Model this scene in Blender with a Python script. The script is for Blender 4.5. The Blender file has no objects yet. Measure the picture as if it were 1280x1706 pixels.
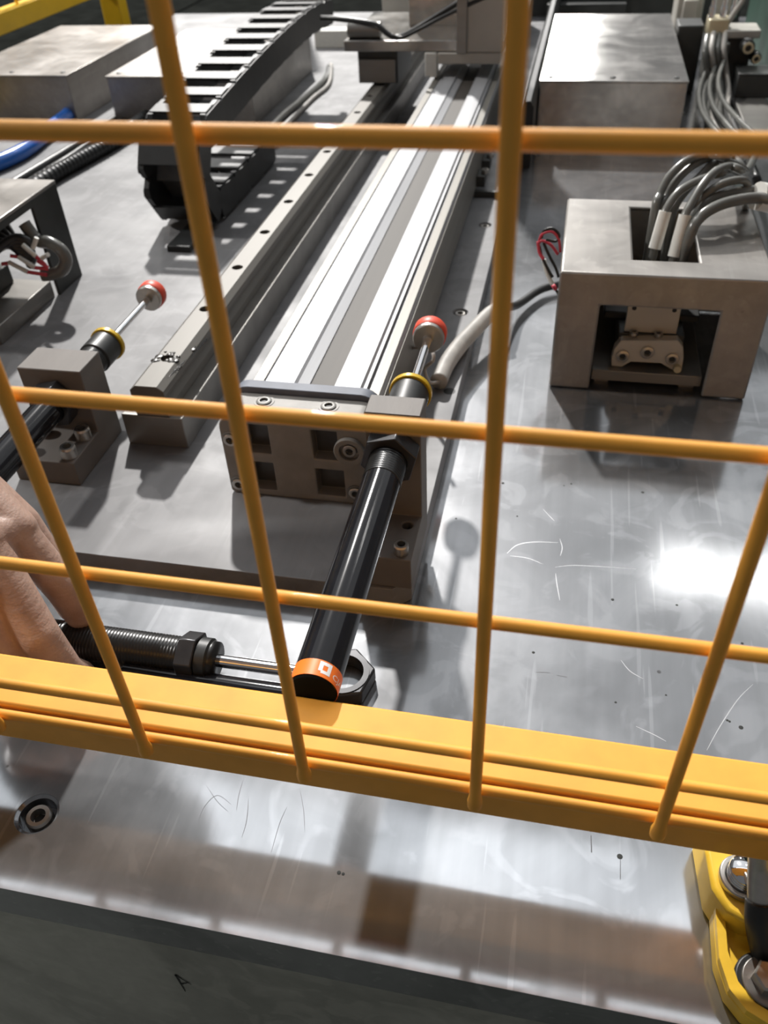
import bpy, bmesh, math, random
from mathutils import Vector, Matrix, Euler

# ------------------------------------------------------------------ camera
# all lengths below are millimetres; z = 0 is the top of the steel table
S = 0.001
scene = bpy.context.scene
COL = scene.collection
CAM_POS = Vector((130.55, -155.59, 332.05))
CAM_EUL = Euler((0.863218, 0.042104, 0.201223), 'XYZ')
FPX = 1387.0
cam_data = bpy.data.cameras.new('camera')
cam_data.sensor_fit = 'HORIZONTAL'
cam_data.sensor_width = 36.0
cam_data.lens = FPX / 1280.0 * 36.0
cam_data.clip_start = 0.01
cam_data.clip_end = 100
cam_data.dof.use_dof = True
cam_data.dof.focus_distance = 0.36
cam_data.dof.aperture_fstop = 22.0
camera = bpy.data.objects.new('camera', cam_data)
camera.location = CAM_POS * S
camera.rotation_euler = CAM_EUL
COL.objects.link(camera)
scene.camera = camera

# ------------------------------------------------------------------ view, world, lamps of the hall
vs = scene.view_settings
vs.view_transform = 'Standard'
vs.look = 'None'
vs.gamma = 1.0
vs.use_curve_mapping = False
vs.exposure = 0.0
world = bpy.data.worlds.new('hall_air')
scene.world = world
world.use_nodes = True
wbg = world.node_tree.nodes['Background']
wbg.inputs[0].default_value = (0.98, 0.98, 1.0, 1)
wbg.inputs[1].default_value = 0.135


def lamp(name, pos_m, size, watts, color=(1, 1, 1), shape='DISK', size_y=None, target=(0, 0.4, 0)):
    d = bpy.data.lights.new(name, 'AREA')
    d.shape = shape
    d.size = size
    if size_y:
        d.size_y = size_y
    d.energy = watts
    d.color = color
    o = bpy.data.objects.new(name, d)
    o.location = pos_m
    o.rotation_euler = (Vector(target) - Vector(pos_m)).to_track_quat('-Z', 'Y').to_euler()
    COL.objects.link(o)
    return o


# high-bay lamps of the factory hall, all about six metres up
lamp('high_bay_lamp', (-2.44, 7.29, 6.0), 0.32, 1250, (1.0, 0.97, 0.93))
lamp('high_bay_lamp', (2.2, 6.6, 6.0), 1.5, 24, (1.0, 0.99, 0.96), 'RECTANGLE', 0.3, target=(2.2, 6.6, 0))
lamp('high_bay_lamp', (-0.6, 30.0, 6.0), 1.6, 420, (1.0, 0.98, 0.95))
lamp('high_bay_lamp', (-13.2, 29.4, 6.0), 1.6, 420, (1.0, 0.98, 0.95))
lamp('high_bay_lamp', (-6.8, 0.5, 6.0), 0.5, 450, (1.0, 0.97, 0.93))
# long strip of roof daylight above the aisle
lamp('roof_light', (-1.2, 2.6, 6.0), 6.5, 80, (0.93, 0.97, 1.0), 'RECTANGLE', 1.5, target=(-1.2, 2.6, 0))


lamp('roof_light', (0.8, 8.6, 6.2), 16.0, 350, (0.95, 0.98, 1.0), 'RECTANGLE', 10.0, target=(0.8, 8.6, 0))

# ------------------------------------------------------------------ pixel helpers (distance comes from the surface touched)
RM = CAM_EUL.to_matrix()


def ray(px, py):
    return RM @ Vector(((px - 640) / FPX, -(py - 853) / FPX, -1.0))


def at_z(px, py, z):
    d = ray(px, py)
    return CAM_POS + d * ((z - CAM_POS.z) / d.z)


def at_y(px, py, y):
    d = ray(px, py)
    return CAM_POS + d * ((y - CAM_POS.y) / d.y)


def at_x(px, py, x):
    d = ray(px, py)
    return CAM_POS + d * ((x - CAM_POS.x) / d.x)


# ------------------------------------------------------------------ mesh builder
class MB:
    def __init__(self):
        self.v = []
        self.f = []

    def add(self, verts, faces):
        o = len(self.v)
        self.v += [tuple(p) for p in verts]
        self.f += [tuple(i + o for i in f) for f in faces]
        return self

    def box(self, x0, x1, y0, y1, z0, z1):
        return self.add([(x0, y0, z0), (x1, y0, z0), (x1, y1, z0), (x0, y1, z0),
                         (x0, y0, z1), (x1, y0, z1), (x1, y1, z1), (x0, y1, z1)],
                        [(3, 2, 1, 0), (4, 5, 6, 7), (0, 1, 5, 4), (1, 2, 6, 5), (2, 3, 7, 6), (3, 0, 4, 7)])

    def prism(self, poly, axis, a, b):
        """poly: list of 2-D points; axis x: (y,z), y: (x,z), z: (x,y)"""
        def p3(p, t):
            return (t, p[0], p[1]) if axis == 'x' else ((p[0], t, p[1]) if axis == 'y' else (p[0], p[1], t))
        n = len(poly)
        vs_ = [p3(p, a) for p in poly] + [p3(p, b) for p in poly]
        fs = [tuple(range(n))[::-1], tuple(range(n, 2 * n))]
        fs += [(i, (i + 1) % n, n + (i + 1) % n, n + i) for i in range(n)]
        return self.add(vs_, fs)

    def lathe(self, prof, c=(0, 0, 0), axis='z', n=28, a0=0.0):
        """prof: list of (radius, height along axis); closed at the ends when radius > 0"""
        def p3(r, h, t):
            x, y = r * math.cos(t), r * math.sin(t)
            q = (x, y, h) if axis == 'z' else ((x, h, y) if axis == 'y' else (h, x, y))
            return (q[0] + c[0], q[1] + c[1], q[2] + c[2])
        vs_, fs = [], []
        for r, h in prof:
            vs_ += [p3(max(r, 1e-4), h, a0 + 2 * math.pi * k / n) for k in range(n)]
        for j in range(len(prof) - 1):
            for k in range(n):
                k2 = (k + 1) % n
                fs.append((j * n + k, j * n + k2, (j + 1) * n + k2, (j + 1) * n + k))
        fs.append(tuple(range(n))[::-1])
        m = (len(prof) - 1) * n
        fs.append(tuple(range(m, m + n)))
        return self.add(vs_, fs)

    def ring(self, ro, ri, h0, h1, c=(0, 0, 0), axis='z', n=32, no=None, a0=0.0):
        """washer shape; no = 6 gives a hexagonal outside"""
        def p3(r, h, t):
            x, y = r * math.cos(t), r * math.sin(t)
            q = (x, y, h) if axis == 'z' else ((x, h, y) if axis == 'y' else (h, x, y))
            return (q[0] + c[0], q[1] + c[1], q[2] + c[2])
        vs_, fs = [], []
        for k in range(n):
            t = 2 * math.pi * k / n
            ro2 = ro
            if no:
                s = math.pi / no
                ro2 = ro * math.cos(s) / math.cos(((t) % (2 * s)) - s)
            vs_ += [p3(ro2, h0, t + a0), p3(ro2, h1, t + a0), p3(ri, h0, t + a0), p3(ri, h1, t + a0)]
        for k in range(n):
            a, b = 4 * k, 4 * ((k + 1) % n)
            fs += [(a, b, b + 1, a + 1), (a + 2, a + 3, b + 3, b + 2), (a + 1, b + 1, b + 3, a + 3), (a, a + 2, b + 2, b)]
        return self.add(vs_, fs)

    def tube(self, pts, r, n=10, smooth=6):
        pts = [Vector(p) for p in pts]
        if smooth and len(pts) > 2:
            pts = spline(pts, smooth)
        rr = r if callable(r) else (lambda t: r)
        vs_, fs = [], []
        t0 = (pts[1] - pts[0]).normalized()
        up = Vector((0, 0, 1)) if abs(t0.z) < 0.9 else Vector((1, 0, 0))
        nrm = t0.cross(up).normalized()
        m = len(pts)
        for i, p in enumerate(pts):
            t = (pts[min(i + 1, m - 1)] - pts[max(i - 1, 0)]).normalized()
            nrm = (nrm - t * nrm.dot(t)).normalized()
            b = t.cross(nrm)
            R_ = rr(i / (m - 1))
            for k in range(n):
                a = 2 * math.pi * k / n
                vs_.append(p + nrm * (R_ * math.cos(a)) + b * (R_ * math.sin(a)))
        for i in range(m - 1):
            for k in range(n):
                k2 = (k + 1) % n
                fs.append((i * n + k, i * n + k2, (i + 1) * n + k2, (i + 1) * n + k))
        fs.append(tuple(range(n))[::-1])
        fs.append(tuple(range((m - 1) * n, m * n)))
        return self.add(vs_, fs)

    def mesh(self, name, origin=(0, 0, 0)):
        me = bpy.data.meshes.new(name)
        o = origin
        me.from_pydata([((x - o[0]) * S, (y - o[1]) * S, (z - o[2]) * S) for x, y, z in self.v], [], self.f)
        bm = bmesh.new()
        bm.from_mesh(me)
        bmesh.ops.recalc_face_normals(bm, faces=bm.faces)
        bm.to_mesh(me)
        bm.free()
        return me


def spline(pts, k):
    out = []
    m = len(pts)
    for i in range(m - 1):
        p0, p1, p2, p3 = pts[max(i - 1, 0)], pts[i], pts[i + 1], pts[min(i + 2, m - 1)]
        for j in range(k):
            t = j / k
            out.append(0.5 * ((2 * p1) + (p2 - p0) * t + (2 * p0 - 5 * p1 + 4 * p2 - p3) * t * t + (3 * p1 - p0 - 3 * p2 + p3) * t ** 3))
    out.append(pts[-1])
    return out


MAT = {}


def thing(name, label, cat, base=(0, 0, 0), group=None):
    o = bpy.data.objects.new(name, None)
    o.empty_display_size = 0.02
    o.location = Vector(base) * S
    o['label'] = label
    o['category'] = cat
    if group:
        o['group'] = group
    o['_base'] = list(base)
    COL.objects.link(o)
    return o


def part(name, mb, mat, parent=None, bevel=0.0, smooth=True, angle=35, label=None, origin=None):
    """parts are given in table millimetres; they become local to their thing"""
    base = tuple(parent['_base']) if parent is not None else (origin or (0, 0, 0))
    me = mb.mesh(name, base) if isinstance(mb, MB) else mb
    o = bpy.data.objects.new(name, me)
    COL.objects.link(o)
    me.materials.append(MAT[mat])
    if parent is not None:
        o.parent = parent
        o['_base'] = list(base)
    else:
        o.location = Vector(base) * S
        o['_base'] = list(base)
    if bevel:
        b = o.modifiers.new('bevel', 'BEVEL')
        b.width = bevel * S
        b.segments = 2
        b.limit_method = 'ANGLE'
        b.angle_limit = math.radians(40)
        b.harden_normals = False
    if smooth:
        for p in me.polygons:
            p.use_smooth = True
        me.set_sharp_from_angle(angle=math.radians(angle))
    if label:
        o['label'] = label
    return o


def single(name, mb, mat, label, cat, group=None, base=(0, 0, 0), **kw):
    o = part(name, mb, mat, None, origin=base, **kw)
    o['label'] = label
    o['category'] = cat
    if group:
        o['group'] = group
    return o


def carve(o, cutter_mb):
    """apply a boolean difference now and keep no helper object"""
    base = tuple(o['_base'])
    me = cutter_mb.mesh('cut', base)
    c = bpy.data.objects.new('cut', me)
    COL.objects.link(c)
    c.matrix_world = Matrix.Translation(Vector(base) * S)
    bpy.context.view_layer.update()
    m = o.modifiers.new('bool', 'BOOLEAN')
    m.object = c
    m.operation = 'DIFFERENCE'
    m.solver = 'EXACT'
    bev = [x for x in o.modifiers if x.type == 'BEVEL']
    for x in bev:
        x.show_viewport = False
    dg = bpy.context.evaluated_depsgraph_get()
    dg.update()
    new = bpy.data.meshes.new_from_object(o.evaluated_get(dg))
    for x in bev:
        x.show_viewport = True
    o.modifiers.remove(m)
    o.data = new
    bpy.data.objects.remove(c)
    for p in new.polygons:
        p.use_smooth = True
    new.set_sharp_from_angle(angle=math.radians(35))
    return o


def copy_tree(o, parent=None):
    c = o.copy()
    COL.objects.link(c)
    if parent is not None:
        c.parent = parent
    for ch in o.children:
        copy_tree(ch, c)
    return c


# ------------------------------------------------------------------ materials
def new_mat(name):
    m = bpy.data.materials.new(name)
    m.use_nodes = True
    nt = m.node_tree
    return m, nt, nt.nodes['Principled BSDF']


def plain(name, col, rough=0.5, metal=0.0, var=0.12, scale=60, bump=0.0, bscale=900, stretch=None, coat=0.0, rvar=0.0):
    m, nt, b = new_mat(name)
    L = nt.links
    tc = nt.nodes.new('ShaderNodeTexCoord')
    mp = nt.nodes.new('ShaderNodeMapping')
    if stretch:
        mp.inputs['Scale'].default_value = stretch
    L.new(tc.outputs['Object'], mp.inputs[0])
    n = nt.nodes.new('ShaderNodeTexNoise')
    n.inputs['Scale'].default_value = scale
    n.inputs['Detail'].default_value = 5
    L.new(mp.outputs[0], n.inputs['Vector'])
    r = nt.nodes.new('ShaderNodeValToRGB')
    r.color_ramp.elements[0].position = 0.3
    r.color_ramp.elements[1].position = 0.7
    r.color_ramp.elements[0].color = tuple(c * (1 - var) for c in col) + (1,)
    r.color_ramp.elements[1].color = tuple(min(1, c * (1 + var)) for c in col) + (1,)
    L.new(n.outputs[0], r.inputs[0])
    L.new(r.outputs[0], b.inputs['Base Color'])
    b.inputs['Roughness'].default_value = rough
    b.inputs['Metallic'].default_value = metal
    b.inputs['Coat Weight'].default_value = coat
    if rvar:
        mr = nt.nodes.new('ShaderNodeMapRange')
        mr.inputs[1].default_value = 0.3
        mr.inputs[2].default_value = 0.7
        mr.inputs[3].default_value = rough - rvar
        mr.inputs[4].default_value = rough + rvar
        L.new(n.outputs[0], mr.inputs[0])
        L.new(mr.outputs[0], b.inputs['Roughness'])
    if bump:
        n2 = nt.nodes.new('ShaderNodeTexNoise')
        n2.inputs['Scale'].default_value = bscale
        n2.inputs['Detail'].default_value = 3
        L.new(mp.outputs[0], n2.inputs['Vector'])
        bp = nt.nodes.new('ShaderNodeBump')
        bp.inputs['Strength'].default_value = bump
        bp.inputs['Distance'].default_value = 0.0004
        L.new(n2.outputs[0], bp.inputs['Height'])
        L.new(bp.outputs[0], b.inputs['Normal'])
    MAT[name] = m
    return m


def worn_plate(name, dark, light, rough_lo, rough_hi, metal, wear=1.0, haze=0.0, haze_rough=0.4):
    """milled steel plate: cloudy patches, rubbed marks, scratches and specks"""
    m, nt, b = new_mat(name)
    L = nt.links
    N = nt.nodes.new
    tc = N('ShaderNodeTexCoord')

    def noise(scale, detail=4, stretch=None, rot=0.0, dist=0.0):
        mp = N('ShaderNodeMapping')
        if stretch:
            mp.inputs['Scale'].default_value = stretch
        mp.inputs['Rotation'].default_value = (0, 0, rot)
        L.new(tc.outputs['Object'], mp.inputs[0])
        n = N('ShaderNodeTexNoise')
        n.inputs['Scale'].default_value = scale
        n.inputs['Detail'].default_value = detail
        n.inputs['Distortion'].default_value = dist
        L.new(mp.outputs[0], n.inputs['Vector'])
        return n.outputs[0]

    def ramp(x, p0, p1, c0, c1):
        r = N('ShaderNodeValToRGB')
        r.color_ramp.elements[0].position = p0
        r.color_ramp.elements[1].position = p1
        r.color_ramp.elements[0].color = (c0, c0, c0, 1)
        r.color_ramp.elements[1].color = (c1, c1, c1, 1)
        L.new(x, r.inputs[0])
        return r.outputs[0]

    def mix(fac, a, c, mode='MIX'):
        x = N('ShaderNodeMix')
        x.data_type = 'RGBA'
        x.blend_type = mode
        for sock, val in ((x.inputs[0], fac), (x.inputs[6], a), (x.inputs[7], c)):
            if hasattr(val, 'is_linked'):
                L.new(val, sock)
            elif isinstance(val, (int, float)):
                sock.default_value = val
            else:
                sock.default_value = tuple(val) + (1,)
        return x.outputs[2]

    cloud = ramp(noise(9, 6, dist=1.2), 0.38, 0.62, 0, 1)
    col = mix(cloud, dark, light)
    patch = ramp(noise(26, 3, dist=2.0), 0.52, 0.60, 0, 0.35)
    col = mix(patch, col, tuple(c * 1.15 for c in light))
    grain = ramp(noise(160, 3, (1.0, 0.06, 1.0), 0.35), 0.35, 0.65, 0.95, 1.03)
    col = mix(1.0, col, grain, 'MULTIPLY')
    # thin scratches
    for rot, st in ((0.5, 210), (-0.9, 150), (1.4, 180)):
        sc = ramp(noise(st, 1, (1.0, 0.05, 1.0), rot), 0.715, 0.735, 0, 0.16 * wear)
        col = mix(sc, col, (0.75, 0.76, 0.78))
    # dark specks of oil and dirt
    vo = N('ShaderNodeTexVoronoi')
    vo.inputs['Scale'].default_value = 34
    L.new(tc.outputs['Object'], vo.inputs['Vector'])
    sp = ramp(vo.outputs['Distance'], 0.030, 0.045, 1, 0)
    gate = ramp(noise(14, 2), 0.56, 0.60, 0, 0.85 * wear)
    mul = N('ShaderNodeMath')
    mul.operation = 'MULTIPLY'
    L.new(sp, mul.inputs[0])
    L.new(gate, mul.inputs[1])
    col = mix(mul.outputs[0], col, (0.05, 0.045, 0.04))
    L.new(col, b.inputs['Base Color'])
    rn = ramp(noise(17, 5, dist=0.8), 0.3, 0.7, rough_lo, rough_hi)
    L.new(rn, b.inputs['Roughness'])
    b.inputs['Metallic'].default_value = metal
    bp = N('ShaderNodeBump')
    bp.inputs['Strength'].default_value = 0.025
    bp.inputs['Distance'].default_value = 0.0004
    L.new(noise(240, 3, (1.0, 0.10, 1.0), 0.35), bp.inputs['Height'])
    L.new(bp.outputs[0], b.inputs['Normal'])
    if haze:
        # ground steel also scatters widely: a second, rougher lobe
        b2 = N('ShaderNodeBsdfPrincipled')
        L.new(col, b2.inputs['Base Color'])
        L.new(bp.outputs[0], b2.inputs['Normal'])
        b2.inputs['Roughness'].default_value = haze_rough
        b2.inputs['Metallic'].default_value = metal * 0.8
        ms = N('ShaderNodeMixShader')
        ms.inputs[0].default_value = haze
        L.new(b.outputs[0], ms.inputs[1])
        L.new(b2.outputs[0], ms.inputs[2])
        L.new(ms.outputs[0], nt.nodes['Material Output'].inputs[0])
    MAT[name] = m


worn_plate('table_steel', (0.27, 0.275, 0.285), (0.41, 0.415, 0.43), 0.075, 0.14, 0.92, 1.0, 0.24, 0.38)
worn_plate('upper_steel', (0.125, 0.125, 0.13), (0.185, 0.185, 0.19), 0.48, 0.62, 0.10, 0.15)
worn_plate('panel_steel', (0.34, 0.335, 0.30), (0.52, 0.51, 0.46), 0.30, 0.45, 0.55, 0.4)
worn_plate('cover_steel', (0.30, 0.283, 0.264), (0.365, 0.345, 0.325), 0.28, 0.42, 0.6, 0.3)
worn_plate('cover_bright', (0.45, 0.44, 0.42), (0.62, 0.60, 0.57), 0.14, 0.26, 0.85, 0.3)
plain('edge_steel', (0.10, 0.10, 0.10), 0.45, 0.5, 0.2, 40)
plain('block_steel', (0.135, 0.122, 0.112), 0.6, 0.15, 0.12, 50, 0.15, 700, (1, 0.2, 1))
plain('base_steel', (0.26, 0.25, 0.235), 0.38, 0.7, 0.15, 50, 0.15, 600, (0.2, 1, 1))
plain('rail_steel', (0.125, 0.117, 0.103), 0.5, 0.2, 0.10, 40, 0.05, 500, (1, 0.1, 1))
plain('aluminium', (0.36, 0.365, 0.38), 0.5, 0.22, 0.12, 60, 0.12, 500, (1, 0.03, 1), rvar=0.06)
plain('aluminium_dull', (0.20, 0.19, 0.17), 0.5, 0.3, 0.15, 60, 0.12, 500, (1, 0.03, 1))
plain('steel_band', (0.05, 0.043, 0.036), 0.62, 0.0, 0.25, 60, 0.1, 400, (1, 0.03, 1))
plain('cast_aluminium', (0.225, 0.217, 0.205), 0.58, 0.2, 0.10, 80, 0.2, 1200)
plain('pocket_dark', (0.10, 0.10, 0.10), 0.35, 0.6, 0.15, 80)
plain('gasket_grey', (0.13, 0.145, 0.18), 0.6, 0.0, 0.12, 90, 0.1)
plain('chrome', (0.80, 0.80, 0.82), 0.08, 1.0, 0.03, 40)
plain('screw_steel', (0.48, 0.46, 0.43), 0.30, 0.9, 0.08, 200)
plain('socket_black', (0.02, 0.02, 0.02), 0.5, 0.3, 0.1, 200)
plain('black_anodised', (0.009, 0.009, 0.011), 0.11, 0.0, 0.2, 100)
MAT['black_anodised'].node_tree.nodes['Principled BSDF'].inputs['Specular IOR Level'].default_value = 0.38
plain('black_thread', (0.014, 0.014, 0.014), 0.30, 0.0, 0.2, 100)
plain('black_nut', (0.05, 0.05, 0.053), 0.30, 0.55, 0.2, 100)
plain('black_plastic', (0.016, 0.017, 0.017), 0.42, 0.0, 0.25, 90)
plain('chain_grey', (0.075, 0.078, 0.08), 0.5, 0.0, 0.2, 90)
plain('red_rubber', (0.72, 0.07, 0.03), 0.45, 0.0, 0.06, 100)
plain('yellow_ring', (0.62, 0.40, 0.02), 0.30, 0.2, 0.08, 100)
plain('orange_label', (0.90, 0.20, 0.02), 0.40, 0.0, 0.03, 100)
plain('label_white', (0.85, 0.86, 0.86), 0.45, 0.0, 0.02, 100)
plain('fence_paint', (0.82, 0.375, 0.042), 0.6, 0.0, 0.09, 55, 0.06, 500, coat=0.15)
plain('fence_paint_far', (0.95, 0.58, 0.012), 0.42, 0.0, 0.05, 30)
plain('bracket_paint', (0.86, 0.54, 0.04), 0.40, 0.0, 0.12, 60, 0.05)
plain('grey_cable', (0.135, 0.135, 0.125), 0.25, 0.0, 0.10, 80)
plain('light_cable', (0.42, 0.40, 0.37), 0.5, 0.0, 0.12, 120)
plain('black_cable', (0.02, 0.02, 0.02), 0.35, 0.0, 0.1, 80)
plain('white_sleeve', (0.72, 0.72, 0.68), 0.5, 0.0, 0.05, 150)
plain('blue_hose', (0.02, 0.14, 0.55), 0.22, 0.0, 0.08, 60, coat=0.3)
plain('red_wire', (0.55, 0.05, 0.08), 0.4, 0.0, 0.1, 60)
plain('beige_metal', (0.46, 0.44, 0.40), 0.45, 0.2, 0.10, 20)
plain('brass', (0.62, 0.55, 0.38), 0.35, 0.5, 0.12, 60)
plain('dark_metal', (0.05, 0.052, 0.05), 0.45, 0.3, 0.25, 30)
plain('dull_dark', (0.012, 0.013, 0.012), 0.9, 0.0, 0.3, 20)
MAT['dull_dark'].node_tree.nodes['Principled BSDF'].inputs['Specular IOR Level'].default_value = 0.0
plain('screw_dull', (0.17, 0.165, 0.155), 0.5, 0.4, 0.1, 200)
plain('sleeve_cloth', (0.03, 0.032, 0.04), 0.9, 0.0, 0.2, 200, 0.4)
plain('scratch_dark', (0.10, 0.10, 0.105), 0.5, 0.3, 0.05, 100)
plain('scratch_bright', (0.50, 0.505, 0.52), 0.35, 0.6, 0.05, 100)
plain('ink', (0.012, 0.014, 0.012), 0.7, 0.0, 0.1, 100)
plain('weld', (0.45, 0.25, 0.05), 0.6, 0.0, 0.4, 300, 0.5)
plain('grease', (0.018, 0.014, 0.010), 0.25, 0.0, 0.4, 400, 0.6, 900)
plain('floor_paint', (0.10, 0.11, 0.10), 0.5, 0.0, 0.2, 3)
plain('green_metal', (0.035, 0.075, 0.055), 0.45, 0.2, 0.15, 20)


def skin_material():
    m, nt, b = new_mat('skin')
    L = nt.links
    N = nt.nodes.new
    tc = N('ShaderNodeTexCoord')
    n = N('ShaderNodeTexNoise')
    n.inputs['Scale'].default_value = 70
    n.inputs['Detail'].default_value = 5
    L.new(tc.outputs['Object'], n.inputs['Vector'])
    r = N('ShaderNodeValToRGB')
    r.color_ramp.elements[0].position = 0.3
    r.color_ramp.elements[1].position = 0.7
    r.color_ramp.elements[0].color = (0.36, 0.225, 0.17, 1)
    r.color_ramp.elements[1].color = (0.50, 0.335, 0.265, 1)
    L.new(n.outputs[0], r.inputs[0])
    L.new(r.outputs[0], b.inputs['Base Color'])
    b.inputs['Roughness'].default_value = 0.5
    b.inputs['Subsurface Weight'].default_value = 0.12
    b.inputs['Subsurface Radius'].default_value = (0.003, 0.0012, 0.0006)
    b.inputs['Subsurface Scale'].default_value = 1.0
    vo = N('ShaderNodeTexVoronoi')
    vo.inputs['Scale'].default_value = 750
    L.new(tc.outputs['Object'], vo.inputs['Vector'])
    bp = N('ShaderNodeBump')
    bp.inputs['Strength'].default_value = 0.25
    bp.inputs['Distance'].default_value = 0.0003
    L.new(vo.outputs['Distance'], bp.inputs['Height'])
    mp = N('ShaderNodeMapping')
    mp.inputs['Rotation'].default_value = (0.0, 0.9, 0.3)
    mp.inputs['Scale'].default_value = (0.35, 0.6, 2.2)
    L.new(tc.outputs['Object'], mp.inputs[0])
    n3 = N('ShaderNodeTexNoise')
    n3.inputs['Scale'].default_value = 190
    n3.inputs['Detail'].default_value = 4
    L.new(mp.outputs[0], n3.inputs['Vector'])
    bp2 = N('ShaderNodeBump')
    bp2.inputs['Strength'].default_value = 0.38
    bp2.inputs['Distance'].default_value = 0.0011
    L.new(n3.outputs[0], bp2.inputs['Height'])
    L.new(bp.outputs[0], bp2.inputs['Normal'])
    L.new(bp2.outputs[0], b.inputs['Normal'])
    MAT['skin'] = m


skin_material()


# ------------------------------------------------------------------ small fittings
def cap_screw(parent, c, r=5.0, h=7.0, axis='z', sign=1, mat='screw_steel', name='bolt'):
    """socket head screw: head with chamfered rim, dark hexagon socket as a sub-part"""
    mb = MB()
    hs = [0, h * 0.85, h, h, h * 0.45]
    rs = [r, r, r * 0.86, r * 0.56, r * 0.50]
    mb.lathe([(a, b * sign) for a, b in zip(rs, hs)] + [(0.05, h * 0.42 * sign)], c, axis, 24)
    b = part(name, mb, mat, parent, angle=30)
    ms = MB()
    ms.lathe([(r * 0.50, h * 0.45 * sign), (r * 0.50, h * 0.50 * sign)], c, axis, 6)
    part('socket', ms, 'socket_black', b, smooth=False)
    return b


# ------------------------------------------------------------------ the setting
fl = part('floor', MB().box(-6000, 6000, -4000, 9000, -930, -900), 'floor_paint', smooth=False)
fl['kind'] = 'structure'

# ------------------------------------------------------------------ machine table
table = thing('machine_table', 'large bare steel machine table under the yellow mesh fence', 'machine table', (0, 0, -900))
tt = part('table_top', MB().box(-720, 620, -34, 1700, -25, 0), 'table_steel', table, bevel=0.8)
carve(tt, MB().lathe([(9.6, 1), (9.6, -0.2), (8.2, -1.4), (8.2, -9)], (-71.3, -0.8, 0), 'z', 40))
part('front_panel', MB().box(-720, 620, -33, -20, -620, -25.4), 'panel_steel', table, bevel=0.8)
part('base_frame', MB().box(-715, 615, -19, 1695, -900, -25.2), 'dark_metal', table)
cap_screw(table, (-71.3, -0.8, -9), 5.9, 7.5)
# hand drawn mark on the front panel, flat ink strokes
mk = MB()
for (a, b) in (((292, 1624), (309, 1652)), ((292, 1624), (319, 1641)), ((301, 1640), (315, 1637))):
    pa, pb = at_y(a[0], a[1], -33.25), at_y(b[0], b[1], -33.25)
    d = (pb - pa).normalized()
    n_ = Vector((-d.z, 0, d.x)) * 0.55
    mk.add([pa - n_, pb - n_ * 0.4, pb + n_ * 0.4, pa + n_], [(0, 1, 2, 3)])
part('ink_mark', mk, 'ink', table, smooth=False, label='small black hand drawn letter A')

# scratches and dirt specks on the table top, where they lie in the plate
def ribbon(pts, w, z):
    P = spline([at_z(a, b, z) for a, b in pts], 5) if len(pts) > 2 else [at_z(a, b, z) for a, b in pts]
    vs_, fs = [], []
    n = len(P)
    for i, p in enumerate(P):
        d = (P[min(i + 1, n - 1)] - P[max(i - 1, 0)]).normalized()
        k = w * 0.55 * (0.25 + 0.75 * math.sin(math.pi * (i + 0.4) / n))
        o = Vector((-d.y, d.x, 0)) * k
        vs_ += [p - o, p + o]
    for i in range(n - 1):
        fs.append((2 * i, 2 * i + 2, 2 * i + 3, 2 * i + 1))
    return MB().add(vs_, fs)


for pts, w in (([(845, 922), (862, 908), (890, 903), (930, 904)], 0.55), ([(850, 926), (880, 930), (905, 940)], 0.4), ([(933, 898), (937, 912), (934, 926)], 0.4),
               ([(926, 955), (928, 972), (933, 1000)], 0.45), ([(925, 945), (955, 942), (1000, 944), (1060, 948)], 0.4), ([(1035, 1100), (1050, 1118), (1072, 1131)], 0.45),
               ([(1178, 1250), (1200, 1210), (1230, 1165), (1255, 1140)], 0.4), ([(905, 848), (918, 862), (924, 868)], 0.35), ([(1060, 1210), (1090, 1224), (1110, 1235)], 0.4)):
    part('scratch', ribbon(pts, w, 0.04), 'scratch_bright', table, smooth=False)
for pts, w in (([(893, 1120), (905, 1120), (917, 1121)], 0.35), ([(928, 1125), (945, 1128)], 0.35), ([(330, 1372), (340, 1345), (362, 1325), (385, 1340)], 0.22),
               ([(405, 1300), (398, 1325), (394, 1350)], 0.22), ([(414, 1330), (413, 1350), (410, 1372), (403, 1395)], 0.26), ([(478, 1345), (466, 1372), (452, 1420)], 0.22),
               ([(985, 1392), (986, 1420)], 0.5), ([(1034, 1432), (1034, 1465)], 0.3), ([(345, 1310), (362, 1335), (380, 1352)], 0.2), ([(500, 1316), (506, 1350), (508, 1385)], 0.2)):
    part('scratch', ribbon(pts, w, 0.04), 'scratch_dark', table, smooth=False)
for (a, b, r) in ((838, 805, 1.0), (1021, 999, 0.9), (1128, 1008, 0.7), (1237, 1072, 0.8), (889, 1087, 0.8), (1235, 1212, 1.1), (1212, 1200, 0.6), (1216, 1202, 0.6), (1026, 1170, 0.6),
                  (1033, 1427, 1.2), (565, 1454, 0.9), (572, 1456, 0.7), (760, 864, 0.6), (1110, 1158, 0.5), (862, 860, 0.6), (952, 806, 0.7), (940, 809, 0.5)):
    q = at_z(a, b, 0)
    part('dirt_speck', MB().lathe([(r, -0.1), (r, 0.06), (r * 0.5, 0.12)], (q.x, q.y, 0), 'z', 8), 'ink', table)

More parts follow.
